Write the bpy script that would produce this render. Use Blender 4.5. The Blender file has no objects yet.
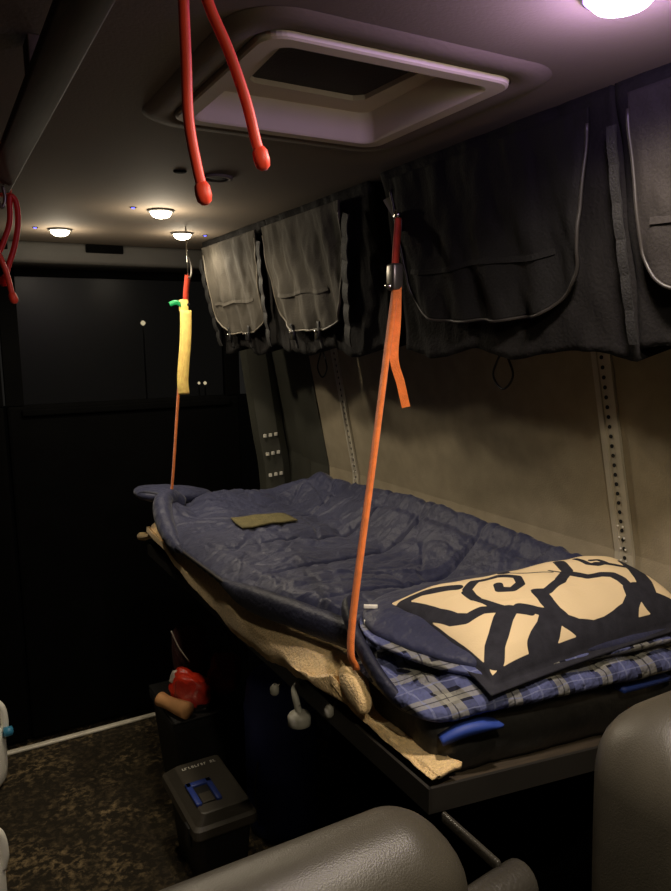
import bpy, bmesh, math, random
from mathutils import Vector, Matrix, noise

random.seed(7)
C = bpy.context.scene.collection
PI = math.pi

# ------------------------------------------------------------------ colour / materials
def lin(c):
    return tuple(((v/255.0)/12.92 if v/255.0 <= 0.04045 else ((v/255.0+0.055)/1.055)**2.4) for v in c)

class NT:
    def __init__(s, name):
        s.m = bpy.data.materials.new(name); s.m.use_nodes = True
        s.t = s.m.node_tree; s.t.nodes.clear()
        s.out = s.n('ShaderNodeOutputMaterial')
    def n(s, kind, **kw):
        nd = s.t.nodes.new(kind)
        for k, v in kw.items(): setattr(nd, k, v)
        return nd
    def l(s, a, b): s.t.links.new(a, b)
    def math(s, op, a, b=None, c=None):
        nd = s.n('ShaderNodeMath', operation=op)
        for i, v in enumerate((a, b, c)):
            if v is None: continue
            if isinstance(v, (int, float)): nd.inputs[i].default_value = v
            else: s.l(v, nd.inputs[i])
        return nd.outputs[0]
    def mix(s, fac, a, b):
        nd = s.n('ShaderNodeMix', data_type='RGBA')
        for sock, v in ((nd.inputs[0], fac), (nd.inputs[6], a), (nd.inputs[7], b)):
            if isinstance(v, (int, float)): sock.default_value = v
            elif isinstance(v, tuple): sock.default_value = (*v, 1) if len(v) == 3 else v
            else: s.l(v, sock)
        return nd.outputs[2]

def mat(name, col, rough=0.7, metal=0.0, var=0.15, vscale=8.0, bump=0.0, bscale=60.0, spec=0.5,
        sheen=0.0, coat=0.0, col2=None, stretch=None, detail=4.0):
    """principled material, base colour varied by noise, optional noise bump"""
    t = NT(name)
    p = t.n('ShaderNodeBsdfPrincipled')
    p.inputs['Roughness'].default_value = rough
    p.inputs['Metallic'].default_value = metal
    p.inputs['Specular IOR Level'].default_value = spec
    if sheen: p.inputs['Sheen Weight'].default_value = sheen
    if coat: p.inputs['Coat Weight'].default_value = coat
    c = lin(col)
    tc = t.n('ShaderNodeTexCoord')
    mp = t.n('ShaderNodeMapping'); t.l(tc.outputs['Object'], mp.inputs[0])
    if stretch: mp.inputs['Scale'].default_value = stretch
    nz = t.n('ShaderNodeTexNoise'); nz.inputs['Scale'].default_value = vscale; nz.inputs['Detail'].default_value = detail
    t.l(mp.outputs[0], nz.inputs['Vector'])
    if col2 is None:
        a = tuple(max(0, v*(1-var)) for v in c); b = tuple(min(1, v*(1+var)) for v in c)
    else:
        a, b = c, lin(col2)
    r = t.n('ShaderNodeMapRange'); r.inputs[1].default_value = .35; r.inputs[2].default_value = .65
    t.l(nz.outputs[0], r.inputs[0])
    t.l(t.mix(r.outputs[0], a, b), p.inputs['Base Color'])
    if bump:
        nb = t.n('ShaderNodeTexNoise'); nb.inputs['Scale'].default_value = bscale; nb.inputs['Detail'].default_value = 3
        t.l(mp.outputs[0], nb.inputs['Vector'])
        bp = t.n('ShaderNodeBump'); bp.inputs['Strength'].default_value = bump; bp.inputs['Distance'].default_value = .01
        t.l(nb.outputs[0], bp.inputs['Height']); t.l(bp.outputs[0], p.inputs['Normal'])
    t.l(p.outputs[0], t.out.inputs[0])
    return t.m

def emit(name, col, strength):
    t = NT(name); e = t.n('ShaderNodeEmission')
    e.inputs[0].default_value = (*lin(col), 1); e.inputs[1].default_value = strength
    t.l(e.outputs[0], t.out.inputs[0]); return t.m

def plaid_mat():
    t = NT('plaid_flannel'); p = t.n('ShaderNodeBsdfPrincipled')
    p.inputs['Roughness'].default_value = .9; p.inputs['Specular IOR Level'].default_value = .2
    uv = t.n('ShaderNodeUVMap'); uv.uv_map = 'UVMap'
    sep = t.n('ShaderNodeSeparateXYZ'); t.l(uv.outputs[0], sep.inputs[0])
    def bands(s, period, off, lo, hi):
        f = t.math('FRACT', t.math('ADD', t.math('DIVIDE', s, period), off))
        return t.math('MULTIPLY', t.math('GREATER_THAN', f, lo), t.math('LESS_THAN', f, hi))
    navy, blue, grey, pale = lin((30, 31, 44)), lin((90, 96, 136)), lin((150, 148, 138)), lin((126, 132, 166))
    col = None
    x, y = sep.outputs[0], sep.outputs[1]
    P = .098
    bx, by = bands(x, P, 0, .05, .52), bands(y, P, .1, .05, .52)
    gx, gy = bands(x, P, 0, .60, .90), bands(y, P, .1, .60, .90)
    lx, ly = bands(x, P, 0, .26, .30), bands(y, P, .1, .26, .30)
    dx, dy = bands(x, P, 0, .73, .76), bands(y, P, .1, .73, .76)
    c = t.mix(t.math('MULTIPLY', bx, .85), navy, blue)
    c = t.mix(t.math('MULTIPLY', by, .55), c, blue)
    c = t.mix(t.math('MULTIPLY', gx, .6), c, grey)
    c = t.mix(t.math('MULTIPLY', gy, .6), c, grey)
    c = t.mix(t.math('MULTIPLY', t.math('MAXIMUM', lx, ly), .6), c, pale)
    c = t.mix(t.math('MULTIPLY', t.math('MAXIMUM', dx, dy), .75), c, navy)
    t.l(c, p.inputs['Base Color'])
    nb = t.n('ShaderNodeTexNoise'); nb.inputs['Scale'].default_value = 24; nb.inputs['Detail'].default_value = 3
    bp = t.n('ShaderNodeBump'); bp.inputs['Strength'].default_value = 1; bp.inputs['Distance'].default_value = .02
    tc = t.n('ShaderNodeTexCoord'); t.l(tc.outputs['Object'], nb.inputs['Vector'])
    t.l(nb.outputs[0], bp.inputs['Height']); t.l(bp.outputs[0], p.inputs['Normal'])
    t.l(p.outputs[0], t.out.inputs[0]); return t.m

def pillow_mat():
    t = NT('pillow_print'); p = t.n('ShaderNodeBsdfPrincipled')
    p.inputs['Roughness'].default_value = .85; p.inputs['Specular IOR Level'].default_value = .25
    at = t.n('ShaderNodeAttribute', attribute_name='ink')
    tc = t.n('ShaderNodeTexCoord')
    nz = t.n('ShaderNodeTexNoise'); nz.inputs['Scale'].default_value = 55; nz.inputs['Detail'].default_value = 5
    t.l(tc.outputs['Object'], nz.inputs['Vector'])
    ink = t.mix(nz.outputs[0], lin((26, 26, 32)), lin((54, 54, 62)))
    r = t.n('ShaderNodeMapRange'); r.inputs[1].default_value = .4; r.inputs[2].default_value = .6
    t.l(at.outputs['Fac'], r.inputs[0])
    t.l(t.mix(r.outputs[0], lin((234, 210, 166)), ink), p.inputs['Base Color'])
    bp = t.n('ShaderNodeBump'); bp.inputs['Strength'].default_value = .15; bp.inputs['Distance'].default_value = .004
    nb = t.n('ShaderNodeTexNoise'); nb.inputs['Scale'].default_value = 300; t.l(tc.outputs['Object'], nb.inputs['Vector'])
    t.l(nb.outputs[0], bp.inputs['Height']); t.l(bp.outputs[0], p.inputs['Normal'])
    t.l(p.outputs[0], t.out.inputs[0]); return t.m

def carpet_mat():
    t = NT('dirty_carpet'); p = t.n('ShaderNodeBsdfPrincipled')
    p.inputs['Roughness'].default_value = .95; p.inputs['Specular IOR Level'].default_value = .15
    tc = t.n('ShaderNodeTexCoord')
    a = t.n('ShaderNodeTexNoise'); a.inputs['Scale'].default_value = 6; a.inputs['Detail'].default_value = 8; a.inputs['Roughness'].default_value = .7
    b = t.n('ShaderNodeTexNoise'); b.inputs['Scale'].default_value = 46; b.inputs['Detail'].default_value = 9; b.inputs['Roughness'].default_value = .62; b.inputs['Distortion'].default_value = .3
    for q in (a, b): t.l(tc.outputs['Object'], q.inputs['Vector'])
    r1 = t.n('ShaderNodeMapRange'); r1.inputs[1].default_value = .45; r1.inputs[2].default_value = .68; t.l(a.outputs[0], r1.inputs[0])
    r2 = t.n('ShaderNodeMapRange'); r2.inputs[1].default_value = .47; r2.inputs[2].default_value = .72; t.l(b.outputs[0], r2.inputs[0])
    f = t.math('MULTIPLY', r2.outputs[0], t.math('ADD', t.math('MULTIPLY', r1.outputs[0], .85), .15))
    t.l(t.mix(f, lin((48, 43, 34)), lin((176, 152, 112))), p.inputs['Base Color'])
    bp = t.n('ShaderNodeBump'); bp.inputs['Strength'].default_value = .8; bp.inputs['Distance'].default_value = .02
    t.l(b.outputs[0], bp.inputs['Height']); t.l(bp.outputs[0], p.inputs['Normal'])
    t.l(p.outputs[0], t.out.inputs[0]); return t.m

def glass_mat(name, tint=.55, rough=.03):
    t = NT(name)
    tr = t.n('ShaderNodeBsdfTransparent'); tr.inputs[0].default_value = (tint, tint, tint, 1)
    gl = t.n('ShaderNodeBsdfGlossy'); gl.inputs['Roughness'].default_value = rough
    mx = t.n('ShaderNodeMixShader'); mx.inputs[0].default_value = .006
    t.l(tr.outputs[0], mx.inputs[1]); t.l(gl.outputs[0], mx.inputs[2]); t.l(mx.outputs[0], t.out.inputs[0]); return t.m

def film_mat(name):
    t = NT(name)
    tr = t.n('ShaderNodeBsdfTransparent'); tr.inputs[0].default_value = (.9, .86, .86, 1)
    gl = t.n('ShaderNodeBsdfGlossy'); gl.inputs['Roughness'].default_value = .18
    nz = t.n('ShaderNodeTexNoise'); nz.inputs['Scale'].default_value = 40
    bp = t.n('ShaderNodeBump'); bp.inputs['Strength'].default_value = 1; bp.inputs['Distance'].default_value = .02
    t.l(nz.outputs[0], bp.inputs['Height']); t.l(bp.outputs[0], gl.inputs['Normal'])
    mx = t.n('ShaderNodeMixShader'); mx.inputs[0].default_value = .14
    t.l(tr.outputs[0], mx.inputs[1]); t.l(gl.outputs[0], mx.inputs[2]); t.l(mx.outputs[0], t.out.inputs[0]); return t.m

M = dict(
    ceiling=mat('ceiling_liner', (112, 100, 86), .85, var=.05, vscale=4, bump=.05, bscale=200),
    vent=mat('vent_plastic', (206, 194, 170), .6, var=.05),
    ventdark=mat('vent_screen', (58, 55, 52), .8, var=.2, bump=.2, bscale=300),
    wallfab=mat('wall_fabric', (154, 143, 120), .95, var=.08, vscale=20, bump=.15, bscale=260, spec=.2),
    metaldark=mat('painted_body_metal', (68, 68, 60), .5, var=.12, vscale=6),
    track=mat('track_aluminium', (190, 182, 162), .5, metal=.1, var=.1),
    hole=mat('track_slot_dark', (14, 13, 12), .8),
    steel=mat('bright_steel', (210, 205, 195), .22, metal=1),
    carpet=carpet_mat(),
    sill=mat('sill_edge', (224, 218, 200), .4, var=.15, vscale=14),
    black=mat('black_panel', (5, 5, 5), .95, var=.2, spec=.05),
    header=mat('header_trim', (74, 72, 68), .7, var=.08),
    bag=mat('bag_canvas', (17, 15, 14), .9, var=.15, vscale=14, bump=.25, bscale=150, spec=.2),
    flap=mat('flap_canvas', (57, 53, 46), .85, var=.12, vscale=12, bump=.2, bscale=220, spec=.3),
    flapdark=mat('flap_canvas_shaded', (13, 12, 11), .85, var=.12, vscale=12, bump=.2, bscale=220, spec=.2),  # same canvas, shade on the front bags put into its colour
    flapmid=mat('flap_canvas_half_shaded', (30, 27, 25), .85, var=.12, vscale=12, bump=.2, bscale=220, spec=.2),  # same canvas, half shade put into its colour
    pipingdark=mat('flap_piping_shaded', (34, 31, 28), .5, var=.1),  # piping darkened to match the painted shade on these flaps
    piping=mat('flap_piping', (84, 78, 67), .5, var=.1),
    web=mat('webbing_black', (16, 15, 14), .7, var=.2, bump=.3, bscale=300),
    buckle=mat('buckle_plastic', (22, 22, 22), .3),
    cord=mat('black_cord', (10, 10, 9), .7),
    navy=mat('navy_nylon', (44, 47, 72), .55, var=.12, vscale=10, bump=.9, bscale=26, sheen=.12, spec=.35),
    navydark=mat('navy_binding_and_shade', (34, 36, 54), .6, var=.2, bump=.3, bscale=90),
    zipm=mat('zip_teeth', (70, 66, 60), .4, metal=.4),
    plaid=plaid_mat(), pillow=pillow_mat(),
    sherpa=mat('sherpa_fleece', (232, 200, 144), 1, var=.12, vscale=120, bump=.5, bscale=220, spec=.1, sheen=.3),
    matt=mat('pad_vinyl', (40, 39, 37), .45, var=.3, bump=.5, bscale=22),
    bluefab=mat('bright_blue_nylon', (42, 68, 150), .6, var=.1),
    frame=mat('bed_frame_paint', (34, 31, 26), .6, var=.15),
    ply=mat('plywood_deck', (60, 50, 36), .8, var=.2, stretch=(2, 30, 2)),
    olive=mat('olive_mat', (98, 90, 56), .9, var=.2, vscale=60, bump=.4, bscale=200),
    orange=mat('orange_webbing', (244, 128, 52), .65, var=.12, vscale=60, bump=.3, bscale=400, sheen=.2),
    yellow=mat('overlit_webbing', (255, 214, 118), .65, var=.12, vscale=60, bump=.3, bscale=400),  # overexposed tone of the lit strap put into its colour
    redor=mat('red_orange_webbing', (198, 62, 34), .7, var=.15, vscale=60),
    green=mat('green_tag', (20, 150, 84), .5),
    tabgrey=mat('grey_tab', (110, 104, 96), .8),
    zinc=mat('zinc_buckle', (120, 116, 108), .35, metal=.8),
    redtie=mat('dark_red_rubber', (214, 44, 32), .5, var=.05),
    rubber=mat('red_rubber', (255, 74, 44), .5, var=.05, sheen=.1),
    leather=mat('grey_leather', (62, 58, 49), .42, var=.06, vscale=30, bump=.12, bscale=500, spec=.5),
    leatherseam=mat('leather_seam', (70, 65, 56), .5),
    blackplastic=mat('glossy_black_plastic', (58, 55, 49), .28, var=.2, bump=.15, bscale=200),
    toolbox=mat('toolbox_plastic', (62, 57, 48), .5, var=.08, bump=.1, bscale=300),
    toolbody=mat('toolbox_body', (18, 17, 15), .6, var=.1),
    toolblue=mat('toolbox_blue', (44, 64, 138), .4),
    white=mat('white_print_and_glint', (235, 232, 220), .5, var=0),
    navybarrel=mat('blue_barrel_plastic', (78, 92, 172), .55, var=.15, bump=.1),
    crate=mat('crate_black', (17, 16, 15), .7, var=.2),
    tan=mat('tan_paper', (226, 166, 108), .7, var=.1),
    red=mat('red_wrapper', (255, 62, 34), .35, var=.2, vscale=14, bump=.5, bscale=30),
    darkred=mat('dark_red_cloth', (122, 24, 20), .8, var=.25, bump=.4, bscale=40),
    maroon=mat('maroon_cloth', (66, 30, 28), .85, var=.3),
    silver=mat('silver_foil', (226, 214, 200), .4, metal=.2, bump=.6, bscale=50),
    film=film_mat('clear_film'),
    pvc=mat('grey_pvc', (150, 148, 136), .5),
    jug=mat('white_jug_plastic', (248, 245, 232), .45, var=.04),
    cap=mat('blue_cap', (60, 140, 178), .4),
    glass=glass_mat('rear_glass', .55, .3),
    rail=mat('ceiling_rail_wood', (64, 52, 44), .7, var=.25, stretch=(20, 2, 20)),
    ground=mat('outdoor_asphalt', (20, 20, 20), .9),
    puck=emit('puck_lens', (255, 240, 208), 20.0),
    led_led=emit('violet_bloom_lens', (236, 222, 255), 16.0),  # violet of the camera bloom put into the lens colour
    violet_bloom_rim=emit('violet_bloom_rim', (200, 150, 255), 5.0),  # emissive violet edge added to imitate camera bloom
    bluedot=emit('blue_dot', (90, 90, 255), 5.0),
    faint=emit('far_lamp', (255, 235, 190), 1.6),
    tail=emit('far_tail', (150, 40, 26), .25),
)

# ------------------------------------------------------------------ object helpers
LOC = {}
def thing(name, label, cat, loc=(0, 0, 0), group=None):
    o = bpy.data.objects.new(name, None); C.objects.link(o)
    o.empty_display_size = .05
    o.location = loc; o['label'] = label; o['category'] = cat
    if group: o['group'] = group
    LOC[o] = Vector(loc); return o

def tag(o, label, cat, group=None):
    o['label'] = label; o['category'] = cat
    if group: o['group'] = group
    return o

def obj(name, me, m, parent=None, smooth=True, sub=0):
    """link mesh (world coordinates) as one object; children are shifted so that parents may sit anywhere"""
    if isinstance(me, bmesh.types.BMesh):
        b = me; me = bpy.data.meshes.new(name)
        bmesh.ops.recalc_face_normals(b, faces=b.faces[:]); b.to_mesh(me); b.free()
    o = bpy.data.objects.new(name, me); C.objects.link(o)
    me.name = name
    if smooth: me.shade_smooth()
    if m is not None: me.materials.append(m)
    if parent is None:
        vs = [v.co for v in me.vertices]
        c = Vector((sum(v.x for v in vs)/len(vs), sum(v.y for v in vs)/len(vs), min(v.z for v in vs)))
        me.transform(Matrix.Translation(-c)); o.location = c; LOC[o] = c
    else:
        me.transform(Matrix.Translation(-LOC[parent])); o.parent = parent; LOC[o] = LOC[parent]
    if sub:
        md = o.modifiers.new('sub', 'SUBSURF'); md.levels = sub; md.render_levels = sub
    return o

def struct(name, me, m, smooth=False):
    o = obj(name, me, m, None, smooth); o['kind'] = 'structure'; return o

def bm_box(x0, x1, y0, y1, z0, z1, bev=0, seg=2, b=None, M4=None):
    own = b if b is not None else bmesh.new()
    t = bmesh.new()
    bmesh.ops.create_cube(t, size=1)
    for v in t.verts:
        v.co = Vector(((x0+x1)/2 + v.co.x*(x1-x0), (y0+y1)/2 + v.co.y*(y1-y0), (z0+z1)/2 + v.co.z*(z1-z0)))
    if bev: bmesh.ops.bevel(t, geom=t.edges[:], offset=bev, segments=seg, affect='EDGES', profile=.5)
    if M4 is not None: bmesh.ops.transform(t, matrix=M4, verts=t.verts)
    me = bpy.data.meshes.new('t'); t.to_mesh(me); t.free(); own.from_mesh(me); bpy.data.meshes.remove(me)
    return own

def catmull(pts, n=8, closed=False):
    P = [Vector(p) for p in pts]; out = []
    k = len(P); rng = range(k if closed else k-1)
    for i in rng:
        p0 = P[(i-1) % k] if closed or i > 0 else P[0]*2-P[1]
        p1, p2 = P[i], P[(i+1) % k]
        p3 = P[(i+2) % k] if closed or i+2 < k else P[-1]*2-P[-2]
        for j in range(n):
            t = j/n
            out.append(.5*((2*p1)+(p2-p0)*t+(2*p0-5*p1+4*p2-p3)*t*t+(3*p1-p0-3*p2+p3)*t**3))
    if not closed: out.append(P[-1])
    return out

def bm_sweep(path, section, b=None, closed=False, up=Vector((0, 0, 1)), cap=True):
    """section: list of (a,b) offsets, or function(i, t) -> list"""
    b = b if b is not None else bmesh.new()
    P = [Vector(p) for p in path]; n = len(P)
    side = None; rings = []
    for i in range(n):
        if closed: tg = P[(i+1) % n]-P[i-1]
        else: tg = P[min(i+1, n-1)]-P[max(i-1, 0)]
        tg.normalize()
        if side is None:
            side = tg.cross(up)
            if side.length < .05: side = tg.cross(Vector((1, 0, 0)))
        else:
            side = side - tg*side.dot(tg)
        side.normalize(); nrm = side.cross(tg)
        sec = section(i, i/(n-1)) if callable(section) else section
        rings.append([b.verts.new(P[i]+side*a+nrm*c) for a, c in sec])
    m = len(rings[0])
    for i in range(n if closed else n-1):
        r0, r1 = rings[i], rings[(i+1) % n]
        for j in range(m): b.faces.new((r0[j], r0[(j+1) % m], r1[(j+1) % m], r1[j]))
    if cap and not closed:
        b.faces.new(rings[0][::-1]); b.faces.new(rings[-1])
    return b

def circ(r, k=10, sx=1, sy=1): return [(r*sx*math.cos(2*PI*j/k), r*sy*math.sin(2*PI*j/k)) for j in range(k)]
def bm_tube(path, r, k=10, b=None, closed=False):
    if callable(r): return bm_sweep(path, lambda i, t: circ(r(t), k), b, closed)
    return bm_sweep(path, circ(r, k), b, closed)
def bm_ribbon(path, w, th, b=None, up=Vector((0, 0, 1))):
    return bm_sweep(path, [(-w/2, -th/2), (w/2, -th/2), (w/2, th/2), (-w/2, th/2)], b, up=up)

def bm_lathe(prof, c, k=32, b=None, axis='z'):
    b = b if b is not None else bmesh.new(); rings = []
    c = Vector(c)
    for r, z in prof:
        ring = []
        for j in range(k):
            a = 2*PI*j/k
            v = Vector((r*math.cos(a), r*math.sin(a), z))
            if axis == 'x': v = Vector((v.z, v.x, v.y))
            elif axis == 'y': v = Vector((v.x, v.z, v.y))
            ring.append(b.verts.new(c+v))
        rings.append(ring)
    for r0, r1 in zip(rings, rings[1:]):
        for j in range(k): b.faces.new((r0[j], r0[(j+1) % k], r1[(j+1) % k], r1[j]))
    b.faces.new(rings[0][::-1]); b.faces.new(rings[-1])
    return b

def nz(x, y, z=0.0, s=1.0): return noise.noise(Vector((x*s, y*s, z*s)))
def sstep(a, b, x):
    t = min(1, max(0, (x-a)/(b-a))); return t*t*(3-2*t)

def bm_shell(f, g, nu, nv, uvf=None):
    """closed skin between top surface f(u,v) and bottom surface g(u,v), u,v in 0..1"""
    b = bmesh.new()
    uvl = b.loops.layers.uv.new('UVMap') if uvf else None
    T = [[b.verts.new(f(i/nu, j/nv)) for j in range(nv+1)] for i in range(nu+1)]
    B = [[b.verts.new(g(i/nu, j/nv)) for j in range(nv+1)] for i in range(nu+1)]
    def q(vs, uvs=None):
        fc = b.faces.new(vs)
        if uvl:
            for lp in fc.loops: lp[uvl].uv = uvf(lp.vert.co)
    for i in range(nu):
        for j in range(nv):
            q((T[i][j], T[i+1][j], T[i+1][j+1], T[i][j+1])); q((B[i][j], B[i][j+1], B[i+1][j+1], B[i+1][j]))
    for i in range(nu):
        q((T[i][0], B[i][0], B[i+1][0], T[i+1][0])); q((T[i][nv], T[i+1][nv], B[i+1][nv], B[i][nv]))
    for j in range(nv):
        q((T[0][j], T[0][j+1], B[0][j+1], B[0][j])); q((T[nu][j], B[nu][j], B[nu][j+1], T[nu][j+1]))
    return b

def bm_puff(outline, zmid, ht, hb, rings=22, power=2.2, wob=None, uvf=None, center=None, bias=.55):
    """cushion: closed outline (xy list), thickness falls to the rim like a superellipse"""
    b = bmesh.new(); k = len(outline)
    uvl = b.loops.layers.uv.new('UVMap') if uvf else None
    cx = sum(p[0] for p in outline)/k if center is None else center[0]
    cy = sum(p[1] for p in outline)/k if center is None else center[1]
    def layer(sgn, h):
        L = []
        for i in range(1, rings):
            r = math.sin((i/rings)*PI/2)**bias
            ring = []
            for (x, y) in outline:
                px, py = cx+(x-cx)*r, cy+(y-cy)*r
                e = (1-r**power)**(1/power)
                z = zmid(px, py)+sgn*h(px, py)*e
                if wob: z += wob(px, py)*(e if sgn > 0 else .3*e)
                ring.append(b.verts.new((px, py, z)))
            L.append(ring)
        c = b.verts.new((cx, cy, zmid(cx, cy)+sgn*h(cx, cy)+(wob(cx, cy) if wob and sgn > 0 else 0)))
        return c, L
    rim = [b.verts.new((x, y, zmid(x, y))) for x, y in outline]
    for sgn, h in ((1, ht), (-1, hb)):
        c, L = layer(sgn, h); L = L+[rim]
        def add(vs):
            fc = b.faces.new(vs if sgn > 0 else vs[::-1])
            if uvl:
                for lp in fc.loops: lp[uvl].uv = uvf(lp.vert.co)
        for j in range(k): add((c, L[0][j], L[0][(j+1) % k]))
        for r0, r1 in zip(L, L[1:]):
            for j in range(k): add((r0[j], r1[j], r1[(j+1) % k], r0[(j+1) % k]))
    return b

def smooth_outline(pts, n=12):
    return [(p.x, p.y) for p in catmull([(x, y, 0) for x, y in pts], n, True)]

# ------------------------------------------------------------------ the van shell
ZC = 1.9
def wx(z): return 1.25 - .19*max(0, z-1.1)          # inner skin of the right-hand wall leans in above the bed
struct('floor', bm_box(-.76, 1.27, -.7, 2.95, -.05, 0), M['carpet'])
# ceiling with a square cut-out for the roof vent
VX0, VX1, VY0, VY1 = .388, .712, .816, 1.134
b = bmesh.new()
for x0, x1, y0, y1 in ((-.76, VX0, -.7, 2.95), (VX1, 1.27, -.7, 2.95), (VX0, VX1, -.7, VY0), (VX0, VX1, VY1, 2.95)):
    bm_box(x0, x1, y0, y1, ZC, ZC+.03, b=b)
struct('ceiling', b, M['ceiling'])
def wall_mesh(dx, y0, y1, z0, z1, th=.03):
    b = bmesh.new()
    zs = sorted(set([z0, min(max(1.1, z0), z1), z1]))
    pr = [(wx(z)+dx, z) for z in zs]; pr2 = [(x+th, z) for x, z in pr[::-1]]
    P = pr+pr2
    A = [b.verts.new((x, y0, z)) for x, z in P]; Bv = [b.verts.new((x, y1, z)) for x, z in P]
    b.faces.new(A); b.faces.new(Bv[::-1])
    for i in range(len(P)): b.faces.new((A[i], A[(i+1) % len(P)], Bv[(i+1) % len(P)], Bv[i]))
    return b
struct('wall_right', wall_mesh(0, -.7, 2.28, 0, ZC), M['wallfab'])
b = wall_mesh(.045, 2.28, 2.95, 0, ZC)
# pressed ribs of the bare body side behind the panel
def rib(y0, y1, dep, bb):
    t = wall_mesh(-dep+.045, y0, y1, .3, 1.62, dep+.02)
    me = bpy.data.meshes.new('t'); t.to_mesh(me); t.free(); bb.from_mesh(me)
rib(2.28, 2.42, .05, b); rib(2.46, 2.53, .03, b)
struct('wall_right_rear', b, M['metaldark'])
struct('wall_left', bm_box(-.79, -.75, -.7, 2.95, 0, ZC), M['crate'])
struct('wall_shade_right', bm_box(1.238, 1.2495, -.7, 2.28, 0, .77), M['black'])  # black sheet added as the shade on the wall below the bed
# header across the rear, its padded face and three slots
b = bm_box(-.75, 1.13, 2.70, 2.93, 1.828, ZC, .012)
struct('trim_1', b, M['header'], True)
b = bm_box(.52, .65, 2.690, 2.70, 1.868, 1.897, .004); bm_box(-.1, .27, 2.690, 2.70, 1.868, 1.897, .004, b=b)
struct('trim_2', b, M['black'])
# bright sill edge at the end of the carpet
struct('trim_3', bm_box(-.7, 1.2, 2.862, 2.886, 0, .012, .004), M['sill'], True)
# rear corner pillar with three rows of slots, painted white for their glint
b = bmesh.new()
path = [(1.155, 2.72, 1.62), (1.165, 2.72, 1.5), (1.205, 2.72, 1.2), (1.235, 2.72, .95), (1.24, 2.72, .3)]
bm_sweep(catmull(path, 6), [(-.055, -.03), (.02, -.045), (.06, -.02), (.06, .04), (-.055, .04)], b, up=Vector((0, 1, 0)))
pill = struct('wall_rear_pillar', b, M['metaldark'])
b = bmesh.new()
for z in (1.175, 1.10, 1.012):
    for k, dx in enumerate((-.028, -.004, .02)):
        x = 1.205+(1.2-z)*.12-.012+dx
        bm_box(x-.0065, x+.0065, 2.664, 2.672, z-.007+k*.002, z+.007+k*.002, .002, b=b)
struct('trim_4', b, M['white'])

# rear doors: two leaves, each with lower panel, window surround and glass
for n, (x0, x1) in enumerate(((-.74, .235), (.245, 1.16)), 1):
    b = bm_box(x0, x1, 2.90, 2.94, .02, 1.33, .012)
    bm_box(x0, x0+.06, 2.90, 2.94, 1.33, 1.83, b=b); bm_box(x1-.06, x1, 2.90, 2.94, 1.33, 1.83, b=b)
    bm_box(x0, x1, 2.90, 2.94, 1.80, 1.83, b=b)
    bm_box(x0+.05, x1-.05, 2.885, 2.90, 1.29, 1.315, .005, b=b)
    d = struct('door_%d' % n, b, M['black'], False)
    w = obj('window_%d' % n, bm_box(x0+.055, x1-.055, 2.918, 2.924, 1.325, 1.805), M['glass'], None, False); w['kind'] = 'structure'
o = struct('ground', bm_box(-14, 14, 2.96, 26, -.45, -.40), M['ground'])

# two perforated seat-track strips on the wall
def track(label, yb, yt, w, zt):
    # plain aluminium strip, leaning with the wall, slots and bolts along it
    t = thing('logistics_track', label, 'track', (wx(.95)-.006, yb, .95), 'perforated wall tracks')
    def pt(z, off=0.0, dy=0): 
        k = (z-.95)/(1.6-.95); return Vector((wx(z)-off, yb+(yt-yb)*k+dy, z))
    zs = [.95, 1.1, 1.3, zt]
    b = bmesh.new(); R = []
    for z in zs:
        R.append([b.verts.new(pt(z, o_, d)) for o_, d in ((.001, -w/2), (.008, -w/2), (.008, -w*.22), (.004, -w*.2), (.004, w*.2), (.008, w*.22), (.008, w/2), (.001, w/2))])
    for r0, r1 in zip(R, R[1:]):
        for j in range(8): b.faces.new((r0[j], r0[(j+1) % 8], r1[(j+1) % 8], r1[j]))
    b.faces.new(R[0]); b.faces.new(R[-1][::-1])
    obj('strip', b, M['track'], t, False)
    b = bmesh.new(); z = .97
    while z < zt-.01:
        p = pt(z, .005); bm_lathe([(.0042, -.0006), (.0042, .0006)], p, 10, b, 'x'); z += .02
    obj('slot_row', b, M['hole'], t, False)
    for z in (1.06, 1.085, 1.11, 1.135, 1.16):
        for d in (-.006, .006):
            p = pt(z, .008, d); obj('bolt', bm_lathe([(.0022, -.001), (.0018, .001)], p, 8, None, 'x'), M['white'], t, False)
track('wide perforated aluminium wall track rising beside the pillow', .985, 1.005, .046, 1.56)
track('narrow perforated wall track rising at the rear end of the beige panel', 2.085, 2.085, .035, 1.56)

# ------------------------------------------------------------------ roof vent
vent = thing('roof_vent', 'square cream roof vent with rounded trim and dark fan screen in the ceiling', 'vent', (.555, .975, ZC))
def rsq(x0, x1, y0, y1, r, n=8):
    pts = []
    for cx, cy, a0 in ((x1-r, y1-r, 0), (x0+r, y1-r, PI/2), (x0+r, y0+r, PI), (x1-r, y0+r, 1.5*PI)):
        for i in range(n+1):
            a = a0+PI/2*i/n; pts.append((cx+r*math.cos(a), cy+r*math.sin(a)))
    return pts
def bm_rings(levels):
    """loft of equal-length closed loops, open ends"""
    b = bmesh.new()
    R = [[b.verts.new((x, y, z)) for x, y in pts] for pts, z in levels]; k = len(R[0])
    for r0, r1 in zip(R, R[1:]):
        for j in range(k): b.faces.new((r0[j], r0[(j+1) % k], r1[(j+1) % k], r1[j]))
    return b
obj('surround', bm_rings([(rsq(.315, .785, .735, 1.205, .07), ZC-.0005), (rsq(.325, .775, .745, 1.195, .066), ZC-.006), (rsq(.35, .75, .77, 1.17, .05), ZC-.006), (rsq(.36, .74, .78, 1.16, .045), ZC-.002)]), M['ceiling'], vent)
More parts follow.
